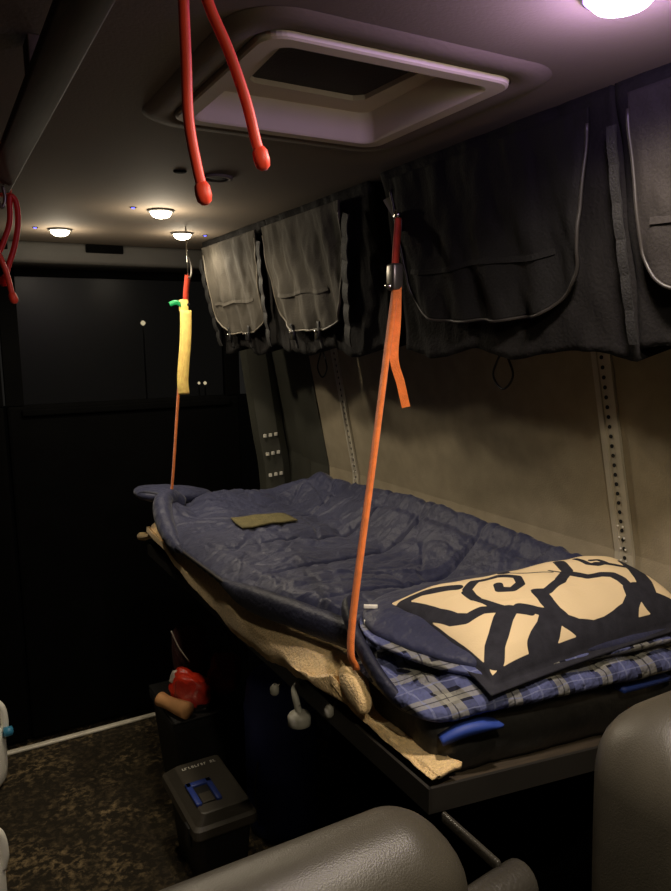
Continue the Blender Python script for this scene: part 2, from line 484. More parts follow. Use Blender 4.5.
obj('trim_ring', bm_rings([(rsq(.362, .738, .790, 1.160, .032), ZC-.001), (rsq(.363, .737, .791, 1.159, .032), ZC-.007), (rsq(.366, .734, .794, 1.156, .031), ZC-.009),
    (rsq(.388, .712, .814, 1.136, .022), ZC-.009), (rsq(.390, .710, .816, 1.134, .022), ZC-.006), (rsq(.404, .696, .826, 1.118, .020), ZC+.040)]), M['vent'], vent, False)
b = bmesh.new()
outer = rsq(.402, .698, .824, 1.120, .020); k = len(outer)
import itertools
ce = (.556, .956); rad = .142
O = [b.verts.new((x, y, ZC+.036)) for x, y in outer]
I = []
for x, y in outer:
    a = math.atan2(y-ce[1], x-ce[0]); I.append((ce[0]+rad*math.cos(a), ce[1]+rad*math.sin(a)))
I0 = [b.verts.new((x, y, ZC+.036)) for x, y in I]; I1 = [b.verts.new((x, y, ZC+.046)) for x, y in I]
for j in range(k):
    b.faces.new((O[j], O[(j+1) % k], I0[(j+1) % k], I0[j])); b.faces.new((I0[j], I0[(j+1) % k], I1[(j+1) % k], I1[j]))
obj('fan_plate', b, M['vent'], vent, False)
b = bm_lathe([(.150, 0), (.150, .006)], (*ce, ZC+.044), 40)
obj('fan_screen', b, M['ventdark'], vent, False)
b = bm_box(.385, .72, .81, 1.14, ZC+.075, ZC+.085)
obj('lid', b, M['black'], vent, False)

# ------------------------------------------------------------------ ceiling lights
def puck(x, y, label, r=.028, lens='puck', loc=ZC):
    t = thing('puck_light', label, 'ceiling light', (x, y, ZC), 'round ceiling puck lights')
    obj('bezel', bm_lathe([(r+.002, -.0005), (r+.008, -.001), (r+.007, -.005), (r+.001, -.006), (r, -.003)], (x, y, ZC), 36), M['header'], t)
    obj('lens', bm_lathe([(r, -.003), (r*.96, -.010), (r*.8, -.016), (r*.5, -.020), (r*.15, -.022)], (x, y, ZC), 32), M[lens], t)
    return t
def lamp(name, kind, loc, energy, col, size=.03, spot=None, blend=.6, parent=None):
    d = bpy.data.lights.new(name, kind); d.energy = energy; d.color = col
    d.shadow_soft_size = size
    if spot: d.spot_size = spot; d.spot_blend = blend
    o = bpy.data.objects.new(name, d); C.objects.link(o); o.location = loc
    if parent is not None: o.parent = parent; o.location = Vector(loc)-LOC[parent]
    return o
WARM = (1, .86, .65)
for x, y, lab, e in ((.391, 2.40, 'leftmost lit puck light by the rear header', 10), (.577, 1.96, 'largest lit puck light of the rear three, nearest the roof vent', 13),
                  (.752, 2.33, 'lit puck light in the corner above the rear storage bag', 9)):
    t = puck(x, y, lab)
    lamp('puck_lamp', 'SPOT', (x, y, ZC-.026), e, WARM, .03, math.radians(168), .5, t)
    lamp('glow_fill_lamp', 'POINT', (x, y, ZC-.06), e*.13, WARM, .03, parent=t)  # extra point lamp added to fill the ceiling round the puck
t = puck(.650, .549, 'ceiling light with added violet bloom at the top edge above the pillow', .034, 'led_led')
obj('bloom_ring', bm_lathe([(.034, -.006), (.036, -.008), (.038, -.006), (.038, -.003), (.034, -.003)], (.650, .549, ZC), 40), M['violet_bloom_rim'], t)  # glowing ring added to imitate violet camera bloom
lamp('puck_lamp', 'SPOT', (.650, .549, ZC-.026), 26, (1, .87, .66), .03, math.radians(165), .5, t)
lamp('violet_bloom_lamp', 'POINT', (.650, .549, ZC-.030), 2.4, (.38, .17, 1), .02, parent=t)  # added lamp, tints the ceiling violet in place of camera bloom
lamp('glow_fill_lamp', 'POINT', (.650, .549, ZC-.07), 1.2, (1, .85, .7), .03, parent=t)  # added fill for the ceiling round this light
t = puck(.40, .10, 'lit puck light over the front seats')
lamp('puck_lamp', 'SPOT', (.40, .10, ZC-.026), 20, WARM, .03, math.radians(165), .5, t)
lamp('glow_fill_lamp', 'POINT', (.40, .10, ZC-.06), 1.6, WARM, .03, parent=t)  # added fill for the front ceiling and the hanging ties
for x, y, lab in ((.501, 1.947, 'tiny blue indicator dot left of the largest rear puck light'), (.319, 2.388, 'tiny blue indicator dot left of the leftmost puck light'),
                  (.834, 2.345, 'tiny blue indicator dot right of the corner puck light')):
    t = thing('indicator_light', lab, 'indicator light', (x, y, ZC), 'blue touch dots beside the puck lights')
    obj('rim', bm_lathe([(.009, -.0005), (.008, -.002), (.005, -.002)], (x, y, ZC), 16), M['black'], t)
    obj('led', bm_lathe([(.005, -.0015), (.003, -.004)], (x, y, ZC), 12), M['bluedot'], t)
t = thing('ceiling_fixture', 'small unlit round fixture with pale rim behind the roof vent', 'light fixture', (.575, 1.528, ZC))
obj('rim', bm_lathe([(.034, -.0005), (.033, -.005), (.026, -.006), (.024, -.002)], (.575, 1.528, ZC), 28), M['tabgrey'], t)
obj('lens', bm_lathe([(.024, -.003), (.012, -.004)], (.575, 1.528, ZC), 24), M['ventdark'], t)
tag(obj('ceiling_plug', bm_lathe([(.014, -.0005), (.012, -.003), (.006, -.004)], (.488, 1.509, ZC), 16), M['black']), 'small dark round plug in the ceiling left of the unlit fixture', 'plug')

# ------------------------------------------------------------------ overhead storage bags
def face(y, s, off=0.0, push=0.0):
    # point on the slanting bag front: s 0 at the ceiling, 1 at the lower edge
    x = .872+.105*s-push-off*.96; z = ZC-.006-.362*s-off*.28
    return Vector((x, y, z))
def storage_bag(label, y0, y1, f0, f1, push, fb, lit_loops, seed, cordy=None, flapmat='flap', r=.09, dt=.0):
    t = thing('storage_bag', label, 'storage bag', (.95, (y0+y1)/2, ZC-.35), 'overhead storage bags along the wall')
    nu, nv = 60, 30
    def wav(y): return .012*math.sin((y+seed)*23)+.012*nz(y*9, seed)
    def front(u, v):
        y = y0+(y1-y0)*u; s = v
        bulge = .034*s**3+.012*math.sin(PI*s)*(.6+.4*math.sin(PI*u))+.010*nz(y*14, s*4, seed)+.006*nz(y*40, s*6, seed)
        p = face(y, s, bulge, push); p.z += wav(y)*s**4; return p
    def back(u, v):
        y = y0+(y1-y0)*u; z = ZC-.004-.34*v
        p = Vector((wx(z)-.004, y, z)); p.z += wav(y)*v**4+.02*v**6; return p
    obj('bag_body', bm_shell(front, back, nu, nv), M['bag'], t)
    # hanging flap with rounded lower corners
    def outl(u, v):
        u = .5-.5*math.cos(PI*u)
        # u across, v down; squeeze toward rounded corners
        w = f1-f0; y = f0+w*u; L = fb
        d = min(u, 1-u)*w
        if d < r: L = fb-(r-math.sqrt(max(0, r*r-(r-d)**2)))/.36*.7
        s = .05+(L-.05)*v
        return y-dt*(1-s)*(f1-y)/w, s
    def off(y, s): return .026+.030*s**3+.012*math.sin(PI*s)+.0055*math.sin(y*62+seed+s*1.5)*(.4+s)+.006*nz(y*20, s*5, seed+3)+.003*nz(y*60, s*10, seed)
    def ft(u, v):
        y, s = outl(u, v); return face(y, s, off(y, s), push)
    def fbk(u, v):
        y, s = outl(u, v); return face(y, s, off(y, s)-.006, push)
    obj('flap', bm_shell(ft, fbk, 96, 48), M[flapmat], t)
    ed = [ft(0, v/20) for v in range(2, 20)]+[ft(u/60, 1) for u in range(0, 61)]+[ft(1, v/20) for v in range(19, 1, -1)]
    obj('piping', bm_tube(ed, .003, 6), M['pipingdark' if 'dark' in flapmat or 'mid' in flapmat else 'piping'], t)
    # pocket hem
    b = bmesh.new()
    pth = [face(f0+.02+(f1-f0-.04)*k/30, fb-.27+.03*math.sin(k*.35)*.3, off(f0+.02+(f1-f0-.04)*k/30, fb-.27)+.0005, push) for k in range(31)]
    bm_ribbon(pth, .003, .010, b, up=Vector((0, 0, 1)))
    obj('pocket_hem', b, M[flapmat], t, False)
    # webbing strips with loops, either side of the flap
    for yy in (f0-.032, f1+.028):
        if flapmat == 'flapdark' or yy < y0+.01 or yy > y1-.01: continue
        sh = dt if yy < f0 else 0
        pth = [face(yy-sh*(1-(.14+.8*k/48)), .14+.8*k/48, .026+.018*math.sin(PI*(.14+.8*k/48))+.030*(.14+.8*k/48)**3+.010*abs(math.sin(k/48*PI*6))*lit_loops, push) for k in range(49)]
        obj('webbing', bm_ribbon(pth, .026 if flapmat == 'flap' else .015, .003, up=Vector((1, 0, 0))), M['web'], t, False)
    for yy in (f0+(f1-f0)*.3, f0+(f1-f0)*.75) if flapmat == 'flap' else ():
        b = bmesh.new()
        p0, p1, p2 = face(yy, fb-.06, off(yy, fb-.06)+.004, push), face(yy, fb+.03, .054, push), face(yy, min(.99, fb+.13), .056, push)
        st = obj('buckle_strap', bm_ribbon(catmull([p0, p1, p2], 5), .014, .003, up=Vector((1, 0, 0))), M['web'], t)
        q = face(yy, fb+.025, .058, push)
        obj('buckle', bm_box(q.x-.006, q.x+.004, q.y-.012, q.y+.012, q.z-.014, q.z+.012, .003), M['buckle'], st)
        obj('buckle_pin', bm_lathe([(.003, -.006), (.003, .006)], q+Vector((-.008, 0, .008)), 8, axis='y'), M['steel'], st)
    if cordy is not None:
        yc, xc, zt = cordy
        lp = catmull([(xc, yc, zt+.03), (xc, yc-.004, zt-.02), (xc, yc-.030, zt-.075), (xc, yc, zt-.105), (xc, yc+.030, zt-.075), (xc, yc+.004, zt-.02), (xc+.002, yc+.002, zt+.03)], 8)
        obj('cord_loop', bm_tube(lp, .0024, 6), M['cord'], t)
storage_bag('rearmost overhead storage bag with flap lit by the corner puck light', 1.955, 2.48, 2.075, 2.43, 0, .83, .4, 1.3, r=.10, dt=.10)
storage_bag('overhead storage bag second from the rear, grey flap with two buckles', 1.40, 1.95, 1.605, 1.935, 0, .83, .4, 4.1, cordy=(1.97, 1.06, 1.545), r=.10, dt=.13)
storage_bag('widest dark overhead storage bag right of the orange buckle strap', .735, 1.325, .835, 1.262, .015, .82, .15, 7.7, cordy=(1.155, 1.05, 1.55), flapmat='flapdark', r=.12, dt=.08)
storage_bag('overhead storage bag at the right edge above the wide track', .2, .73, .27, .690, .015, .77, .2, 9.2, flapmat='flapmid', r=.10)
# dark cloth filler in the bay between the two pairs of bags
def fr(u, v):
    y = 1.3265+.072*u; p = face(y, v, -.055+.012*math.sin(u*20)+.01*nz(u*6, v*5), 0); return p
def bk(u, v):
    y = 1.3265+.072*u; z = ZC-.004-.34*v; return Vector((wx(z)-.012, y, z))
t = obj('fabric_panel', bm_shell(fr, bk, 24, 16), M['bag'])
tag(t, 'recessed dark cloth panel between the two pairs of overhead bags', 'fabric panel')

# ------------------------------------------------------------------ suspended bed
def tilt(x): return -.085*(x-.62)
def bedm(b):
    for v in b.verts: v.co.z += tilt(v.co.x); v.co.y -= .05*(v.co.x-.62)*sstep(1.6, .8, v.co.y)
    return b
FX0, FX1, FY0, FY1 = .62, 1.235, .83, 2.46
bed = thing('hanging_bed', 'narrow dark framed bed platform hung from orange straps along the beige wall', 'bed', (.93, 1.65, .82))
def angle_rail(p, q, inward):
    b = bmesh.new(); p, q = Vector(p), Vector(q); d = (q-p).normalized(); iv = Vector(inward)
    sec = [(0, .865), (0, .823), (.045, .823), (.045, .829), (.006, .829), (.006, .865)]
    A = [b.verts.new(p+iv*a+Vector((0, 0, z))) for a, z in sec]; B = [b.verts.new(q+iv*a+Vector((0, 0, z))) for a, z in sec]
    b.faces.new(A); b.faces.new(B[::-1])
    for i in range(6): b.faces.new((A[i], A[(i+1) % 6], B[(i+1) % 6], B[i]))
    return bedm(b)
obj('side_rail', angle_rail((FX0, FY0, 0), (FX0, FY1, 0), (1, 0, 0)), M['frame'], bed, False)
obj('side_rail', angle_rail((FX1, FY0, 0), (FX1, FY1, 0), (-1, 0, 0)), M['frame'], bed, False)
obj('end_rail', angle_rail((FX0+.002, FY0, 0), (FX1-.002, FY0, 0), (0, 1, 0)), M['frame'], bed, False)
obj('end_rail', angle_rail((FX0+.002, FY1, 0), (FX1-.002, FY1, 0), (0, -1, 0)), M['frame'], bed, False)
b = bm_box(FX0+.008, FX1-.008, FY0+.008, FY1-.008, .831, .85); obj('deck', bedm(b), M['ply'], bed, False)
# mattress pad
def mt_zt(x, y): return .925+.004*nz(x*12, y*12)+tilt(x)
ol = smooth_outline([(.675, .87), (.80, .855), (1.0, .85), (1.19, .85), (1.215, .87), (1.215, 1.6), (1.215, 2.40), (1.19, 2.42), (.72, 2.42), (.665, 2.40), (.665, 1.6), (.665, 1.0)], 10)
def bm_slab(ol, z0f, z1f, rnd=.02, wob=None):
    b = bmesh.new(); k = len(ol)
    cx = sum(p[0] for p in ol)/k; cy = sum(p[1] for p in ol)/k
    lev = []
    for i in range(9):
        a = -PI/2+PI*i/8; lev.append((.5+.5*math.sin(a), rnd*(1-math.cos(a))))
    R = []
    for tt, ins in lev:
        ring = []
        for j, (x, y) in enumerate(ol):
            d = Vector((x-cx, y-cy)); d.normalize()
            w = wob(j, tt) if wob else 0
            px, py = x-d.x*(ins+w), y-d.y*(ins+w)
            ring.append(b.verts.new((px, py, z0f(px, py)+(z1f(px, py)-z0f(px, py))*tt)))
        R.append(ring)
    for r0, r1 in zip(R, R[1:]):
        for j in range(k): b.faces.new((r0[j], r0[(j+1) % k], r1[(j+1) % k], r1[j]))
    b.faces.new(R[0][::-1]); b.faces.new(R[-1])
    return b
mattress = thing('sleeping_pad', 'black padded mattress on the bed frame beneath the plaid sleeping bag', 'mattress', (.94, 1.63, .85))
obj('pad', bm_slab(ol, lambda x, y: .852+tilt(x), lambda x, y: .945+tilt(x), .018, lambda j, t: .004*nz(j*.7, t*3)), M['matt'], mattress)
b = bmesh.new()
pt = catmull([(.668, .864, .914), (.70, .852, .924), (.74, .843, .928), (.77, .842, .926)], 8)
bm_sweep(pt, lambda i, t: [(-.013, -.002), (.013, -.002), (.013, .004+.012*math.sin(PI*min(1, t+.15))), (-.013, .004+.008*math.sin(PI*t))], b)
obj('blue_edge', b, M['bluefab'], mattress)
b = bmesh.new()
pt = catmull([(1.06, .842, .908), (1.12, .840, .905), (1.19, .842, .900)], 8)
bm_sweep(pt, lambda i, t: [(-.012, -.002), (.012, -.002), (.012, .008), (-.012, .006)], b)
obj('blue_edge', b, M['bluefab'], mattress)

# tan fleece blanket over the mattress, hanging over the outer rail
def bl_drop(y):
    # lower hem of the hanging edge
    pts = [(.83, .866), (.86, .872), (1.02, .885), (1.09, .925), (1.18, .895), (1.28, .872), (1.44, .848), (1.62, .838), (1.75, .854), (1.9, .868), (2.02, .886), (2.2, .905), (2.44, .912)]
    for (a, za), (c, zc) in zip(pts, pts[1:]):
        if y <= c: return za+(zc-za)*sstep(0, 1, (y-a)/(c-a))
    return pts[-1][1]
def bl_surf(u, v, inn=0.0):
    y = .838+1.587*u
    zt = .952
    prof = [(.80, zt-.006), (.70, zt-.002), (.655, zt), (.628, zt-.015), (.609, zt-.05), (.606, bl_drop(y)+.02), (.604, bl_drop(y))]
    k = v*(len(prof)-1); i = min(int(k), len(prof)-2); f = k-i
    x = prof[i][0]*(1-f)+prof[i+1][0]*f; z = prof[i][1]*(1-f)+prof[i+1][1]*f
    side = sstep(.35, .7, v)
    x -= side*(.006*nz(y*8, z*8, 2)+.008*max(0, math.sin(y*7.0))*side-.004)
    x -= .012*math.sin(PI*min(1, max(0, (v-.4)/.6)))*sstep(1.75, 1.55, y)*sstep(1.08, 1.15, y)
    if y < 1.1:                                   # tucked flat on the rail near the front corner
        k = sstep(1.10, 1.05, y); x = x*(1-k)+k*min(max(x, .632+.02*(1-v)), .685+.02*nz(y*20, v*3)); z = z*(1-k)+k*(.872+.012*(1-v)+.004*nz(y*20, v*6))
    if inn: x += inn*side; z -= inn*(1-side)
    z += .002*nz(y*60, x*60, z*60)
    return Vector((x, y, z))
blanket = obj('fleece_blanket', bm_shell(lambda u, v: bl_surf(u, v), lambda u, v: bl_surf(u, v, .009), 220, 48), M['sherpa'])
tag(blanket, 'tan sherpa fleece blanket hanging over the bed rail below the navy sleeping bag', 'blanket')
t = tag(obj('rolled_towel', bm_tube(catmull([(.640, 2.36, .92), (.628, 2.42, .90), (.622, 2.47, .885), (.616, 2.53, .872)], 6), lambda t: .013+.002*math.sin(t*9), 12), M['sherpa']),
    'small pale rolled cloth end sticking out at the rear corner of the bed', 'cloth')

# ---- navy sleeping bag, one thing: quilted body, foot flap, zip, folded plaid lining
sbag = thing('sleeping_bag', 'navy quilted sleeping bag with blue plaid lining spread over the bed', 'sleeping bag', (.93, 1.6, .95))
def xl(y):
    pts = [(1.02, .70), (1.2, .690), (1.3, .672), (1.42, .630), (1.52, .612), (1.7, .602), (2.0, .598), (2.2, .608), (2.34, .640), (2.40, .68)]
    for (a, xa), (c, xc) in zip(pts, pts[1:]):
        if y <= c: return xa+(xc-xa)*sstep(0, 1, (y-a)/(c-a))
    return pts[-1][1]
SEAMS = [1.33, 1.56, 1.80, 2.06]
def seam_y(k, x): return SEAMS[k]+.022*math.sin(x*6+k*2)+.03*(x-.9)
def sb_top(u, v, top=True):
    y = 1.02+1.375*v
    a = xl(y); bR = 1.236
    x = a+(bR-a)*u
    yend = 2.395-.13*sstep(1.0, 1.2, x); y = 1.02+(yend-1.02)*v
    dl, dr, dfr, dbk = x-a, bR-x, y-1.02, yend-y
    zm = .955+.108*sstep(1.02, 1.2, x)*(.9+.1*math.sin(y*5))
    zm += .035*sstep(2.15, 2.36, y)
    zm += .030*math.exp(-((x-.645)/.042)**2)*sstep(2.10, 2.30, y)-.02*math.exp(-((x-.735)/.03)**2)*sstep(2.12, 2.3, y)
    thick = .030+.018*math.sin(min(1, max(0, (x-.6)/.5))*PI)
    thick += .012*sstep(1.5, 1.35, y)*sstep(.95, .7, x)
    e = lambda d, r: math.sqrt(max(0, 1-(1-min(1, d/r))**2))
    rl = .05*sstep(1.35, 1.6, y)+.025
    k = e(dl, rl)*e(dr, .05)*e(dfr, .05)*e(dbk, .05)
    if not top:
        z = zm-.022*k
        return Vector((x, y, max(z, .9535 if x < 1.0 else z)))
    q = 0.0
    for i in range(len(SEAMS)):
        d = abs(y-seam_y(i, x)); w = .25+.75*sstep(.70, .95, x)
        if i == 3: w *= .4
        w *= 1-.85*sstep(1.13, 1.18, x)
        q += w*(.022*math.exp(-(d/.0055)**2)+.007*math.exp(-(d/.035)**2)-.006*max(0, nz(x*38, i*5.3, y*7))*math.exp(-(d/.06)**2))
    wr = .010*nz(x*5, y*5, 1)+.004*nz(x*20+y*6, y*9, 2)+.0016*nz(x*60, y*20, 5)
    a1 = max(0, 1-abs(nz(x*5+y*2, y*13+x*5, 8))*7); a2 = max(0, 1-abs(nz(x*11-y*3, y*5, 11))*8)
    wr += .007*a1*(.5+nz(x*4, y*4, 20))-.007*a2*(.5+nz(x*4, y*4, 30))
    a3 = max(0, 1-abs(nz(x*9+y*7, y*16-x*5, 17))*9); wr -= .005*a3*(.4+nz(x*5, y*5, 40))
    hem = .012*math.exp(-((x-1.19)/.022)**2)-.008*math.exp(-((x-1.155)/.012)**2)
    z = zm+(thick+wr+hem-q)*k
    # rumpled ridge along the outer edge and the near corner
    z += .012*math.exp(-((dl-.055)/.03)**2)*sstep(1.35, 1.5, y)*sstep(2.2, 1.9, y)*(.6+.8*nz(y*11, 3))
    z += .010*math.exp(-(((y-1.43-.25*(x-.7))/.022)**2))*sstep(1.0, .75, x)*k
    return Vector((x, y, z))
obj('quilted_body', bm_shell(lambda u, v: sb_top(u, v), lambda u, v: sb_top(u, v, False), 230, 330), M['navy'], sbag)
# zip along the outer edge
zp = []
for i in range(60):
    y = 2.34-(2.34-1.44)*i/59; p = sb_top(0, (y-1.02)/1.375); zp.append(p+Vector((-.001, 0, .004)))
obj('zip', bm_sweep(zp, lambda i, t: circ(.007+.0015*math.sin(i*2.1), 8)), M['navydark'], sbag)
zt = []
for i in range(40):
    y = 1.95-(1.95-1.5)*i/39; p = sb_top(0, (y-1.02)/1.375); zt.append(p+Vector((-.006, 0, .008)))
obj('zip_teeth', bm_tube(zt, .0035, 6), M['zipm'], sbag)
# thick near side of the bag, sagging over the edge of the mattress
dp = catmull([(.606, 1.72, .955), (.605, 1.62, .958), (.606, 1.52, .966), (.612, 1.42, .976), (.628, 1.30, .988), (.646, 1.20, .994), (.664, 1.11, 1.0)], 10)
def dsec(i, t):
    h = .031*min(1, .12+t*2.2)*(1-.12*t); wd = .020*min(1, .25+t*2.5)
    return [(wd*math.copysign(abs(math.cos(a))**.7, math.cos(a)), h*math.copysign(abs(math.sin(a))**.7, math.sin(a))+.002*nz(i*.25, a)) for a in [2*PI*j/16 for j in range(16)]]
obj('side_drape', bm_sweep(dp, dsec), M['navydark'], sbag)  # shade on this side put into a darker navy
# rolled-up rim at the outer foot corner
cp = catmull([(.715, 2.352, 1.012), (.672, 2.335, 1.036), (.634, 2.29, 1.030), (.613, 2.20, .995), (.604, 2.10, .966), (.602, 2.02, .952)], 9)
obj('foot_rim', bm_sweep(cp, lambda i, t: [((.012+.022*math.sin(PI*min(1, .15+t*.85))**.7)*math.cos(a)*.9, (.012+.026*math.sin(PI*min(1, .15+t*.85))**.7)*math.sin(a)+.002*nz(i*.4, a)) for a in [2*PI*j/18 for j in range(18)]]), M['navy'], sbag)
# foot flap sticking out past the rear corner
ol = smooth_outline([(.59, 2.40), (.585, 2.47), (.62, 2.53), (.72, 2.53), (.83, 2.50), (.86, 2.44), (.80, 2.385), (.70, 2.37), (.63, 2.37)], 8)
obj('foot_flap', bm_puff(ol, lambda x, y: 1.045-.12*(x-.59), lambda x, y: .028, lambda x, y: .03, 16, wob=lambda x, y: .006*nz(x*25, y*25)), M['navy'], sbag)
pth = catmull([(.592, 2.415, 1.052), (.612, 2.39, 1.056), (.65, 2.372, 1.048), (.70, 2.366, 1.038)], 6)
obj('flap_zip', bm_tube(pth, .005, 8), M['navydark'], sbag)
# folded-back head end: lower plaid fold, upper fold, binding
puv = lambda co: (co.x+.25*co.z+.02*math.sin(co.y*9)+.012*nz(co.x*18, co.y*18), co.y+1.6*co.z+.02*math.sin(co.x*7)+.012*nz(co.x*18, co.y*18, 7))
ol1 = smooth_outline([(.628, .93), (.635, .885), (.665, .855), (.74, .835), (.86, .822), (1.0, .815), (1.14, .805), (1.22, .815), (1.235, .90), (1.232, 1.05), (1.2, 1.16), (1.0, 1.19), (.80, 1.19), (.70, 1.16), (.650, 1.10), (.632, 1.0)], 10)
obj('lower_fold', bm_puff(ol1, lambda x, y: .974+tilt(x)*.6-.012*sstep(.75, .66, x), lambda x, y: .040+.006*math.sin(x*25), lambda x, y: .032, 34, 2.6,
    wob=lambda x, y: .010*nz(x*14, y*14)-.012*max(0, 1-abs(nz(x*20, y*9, 3))*6)-.006*max(0, 1-abs(nz(x*34+y*12, y*26, 6))*6), uvf=puv), M['plaid'], sbag)
ol2 = smooth_outline([(.655, 1.06), (.672, 1.0), (.71, .93), (.755, .868), (.80, .848), (.9, .838), (1.0, .828), (1.12, .818), (1.215, .828), (1.228, .92), (1.22, 1.08), (1.16, 1.17), (.95, 1.19), (.78, 1.18), (.69, 1.13)], 14)
z2 = lambda x, y: 1.020+tilt(x)*.35+.022*sstep(.9, 1.12, y)
obj('upper_fold', bm_puff(ol2, z2, lambda x, y: .030, lambda x, y: .018, 24, 2.4, wob=lambda x, y: .007*nz(x*18, y*18, 4)), M['navy'], sbag)
ol3 = [(x-.010*(1 if x < .8 else 0), y-.006) for x, y in ol2]
obj('lining_edge', bm_puff(ol3, lambda x, y: z2(x, y)-.008, lambda x, y: .014, lambda x, y: .030, 20, 2.2, wob=lambda x, y: .005*nz(x*30, y*30, 9), uvf=puv), M['plaid'], sbag)
pth = catmull([(.70, 1.19, 1.045), (.660, 1.145, 1.045), (.640, 1.08, 1.020), (.632, 1.0, .985), (.636, .95, .962), (.646, .91, .948)], 8)
obj('binding', bm_sweep(pth, lambda i, t: circ(.015*math.sqrt(max(.08, 1-(2*t-1)**4)), 12, .75, 1.25)), M['navydark'], sbag)
b = bmesh.new()
for c in ((.672, 1.075, 1.040), (.69, 1.105, 1.056)):
    bm_box(c[0]-.014, c[0]+.012, c[1]-.003, c[1]+.003, c[2]-.003, c[2]+.004, .001, b=b, M4=Matrix.Translation(Vector(c)) @ Matrix.Rotation(-.6, 4, 'Z') @ Matrix.Translation(-Vector(c)))
obj('care_tag', b, M['jug'], sbag)
# folded fleece corner under the strap
tag(obj('folded_towel', bm_puff(smooth_outline([(.606, 1.03), (.612, 1.012), (.628, 1.01), (.638, 1.03), (.636, 1.08), (.622, 1.10), (.608, 1.085)], 6), lambda x, y: .932-.32*(1.05-y), lambda x, y: .026, lambda x, y: .030, 12, wob=lambda x, y: .004*nz(x*60, y*60)), M['sherpa']),
    'folded tan fleece corner poking out beside the near orange strap', 'cloth')

# olive square lying on the sleeping bag
def sb_z(x, y):
    a = xl(y); return sb_top((x-a)/(1.236-a), (y-1.02)/1.375).z
def pat(u, v, dz):
    p = (Vector((.795, 2.10))*(1-u)+Vector((.9635, 2.06))*u)*v+(Vector((.763, 1.925))*(1-u)+Vector((.948, 1.937))*u)*(1-v)
    return Vector((p.x, p.y, sum(sb_z(p.x+i*.012, p.y+j*.012) for i in (-1, 0, 1) for j in (-1, 0, 1))/9+dz))
pt_ = obj('cloth_square', bm_shell(lambda u, v: pat(u, v, .011), lambda u, v: pat(u, v, .006), 16, 16), M['olive'])
tag(pt_, 'flat olive cloth square lying on the navy sleeping bag', 'cloth')

# ------------------------------------------------------------------ pillow
PL = dict(FL=(.735, .822, 1.000), FR=(1.238, .805, 1.012), BL=(.700, 1.125, 1.046), BR=(1.238, 1.0, 1.062))
def pil(u, v, top):
    FL, FR, BL, BR = (Vector(PL[k]) for k in ('FL', 'FR', 'BL', 'BR'))
    p = (FL*(1-u)+FR*u)*(1-v)+(BL*(1-u)+BR*u)*v
    U, V = 2*u-1, 2*v-1
    # seams pull in slightly between the corners, a flat flange runs round
    f = .06
    s = max(0, 1-abs(U)/(1-f))*1.0; w = max(0, 1-abs(V)/(1-f*1.4))
    hu = 1-min(1, abs(U)/(1-f))**4; hv = 1-min(1, abs(V)/(1-f*1.4))**3
    h = max(0, hu*hv)**.5
    p.y += .012*(1-U*U)*(-V)*.6; p.x += .010*(1-V*V)*(-U)*.6
    if top: p.z += .003+(.066+.026*u*u)*h+.004*nz(p.x*18, p.y*18, 2)*(.3+h)-.004*abs(nz(p.x*14+p.y*30, p.y*10, 6))*h
    else: p.z += -.003-.020*h
    p.z -= .010*max(0, -V-.75)*4*(1-u)       # front left corner droops
    return p
# printed strokes: (half width, [(u,v)...])
#INK0
INK = [
    (0.0085, [(0.293, 0.245), (0.24, 0.3), (0.21, 0.414), (0.2, 0.532), (0.215, 0.64), (0.28, 0.72), (0.36, 0.7), (0.41, 0.62), (0.39, 0.54), (0.34, 0.5), (0.305, 0.545), (0.318, 0.59)]),
    (0.0116, [(0.043, 0.818), (0.06, 0.695), (0.067, 0.582), (0.083, 0.464), (0.11, 0.405), (0.167, 0.395), (0.217, 0.345)]),
    (0.0172, [(0.233, 0.314), (0.193, 0.273), (0.137, 0.2), (0.1, 0.159), (0.077, 0.118)]),
    (0.0112, [(0.63, 0.727), (0.607, 0.573), (0.517, 0.441), (0.43, 0.377), (0.403, 0.414)]),
    (0.0139, [(0.403, 0.395), (0.39, 0.295), (0.387, 0.218), (0.397, 0.141), (0.44, 0.091), (0.503, 0.064)]),
    (0.0030, [(0.553, 0.636), (0.593, 0.541)]),
    (0.0112, [(0.28, 0.309), (0.327, 0.245), (0.377, 0.205)]),
    (0.0210, [(0.363, 0.195), (0.317, 0.132), (0.267, 0.091), (0.24, 0.064)]),
    (0.0063, [(0.703, 0.723), (0.71, 0.6), (0.737, 0.545), (0.78, 0.559), (0.77, 0.636), (0.74, 0.641)]),
    (0.0112, [(0.597, 0.536), (0.633, 0.423), (0.69, 0.414), (0.727, 0.377), (0.74, 0.309), (0.74, 0.218)]),
    (0.0149, [(0.74, 0.218), (0.727, 0.155), (0.677, 0.1), (0.617, 0.077), (0.563, 0.064), (0.49, 0.059)]),
    (0.0210, [(0.777, 0.205), (0.793, 0.123), (0.873, 0.073)]),
    (0.0122, [(0.74, 0.218), (0.727, 0.159), (0.69, 0.091)]),
    (0.0110, [(0.03, 0.74), (0.06, 0.85), (0.12, 0.82), (0.2, 0.7)]),
    (0.0110, [(0.43, 0.82), (0.4, 0.73)]),
    (0.0035, [(0.4, 0.72), (0.47, 0.66), (0.55, 0.6)]),
    (0.0180, [(0.8, 0.15), (0.84, 0.3), (0.875, 0.48), (0.89, 0.6)]),
    (0.0080, [(0.74, 0.58), (0.83, 0.5), (0.95, 0.42)]),
    (0.0105, [(0.2, 0.532), (0.203, 0.609)]),
]
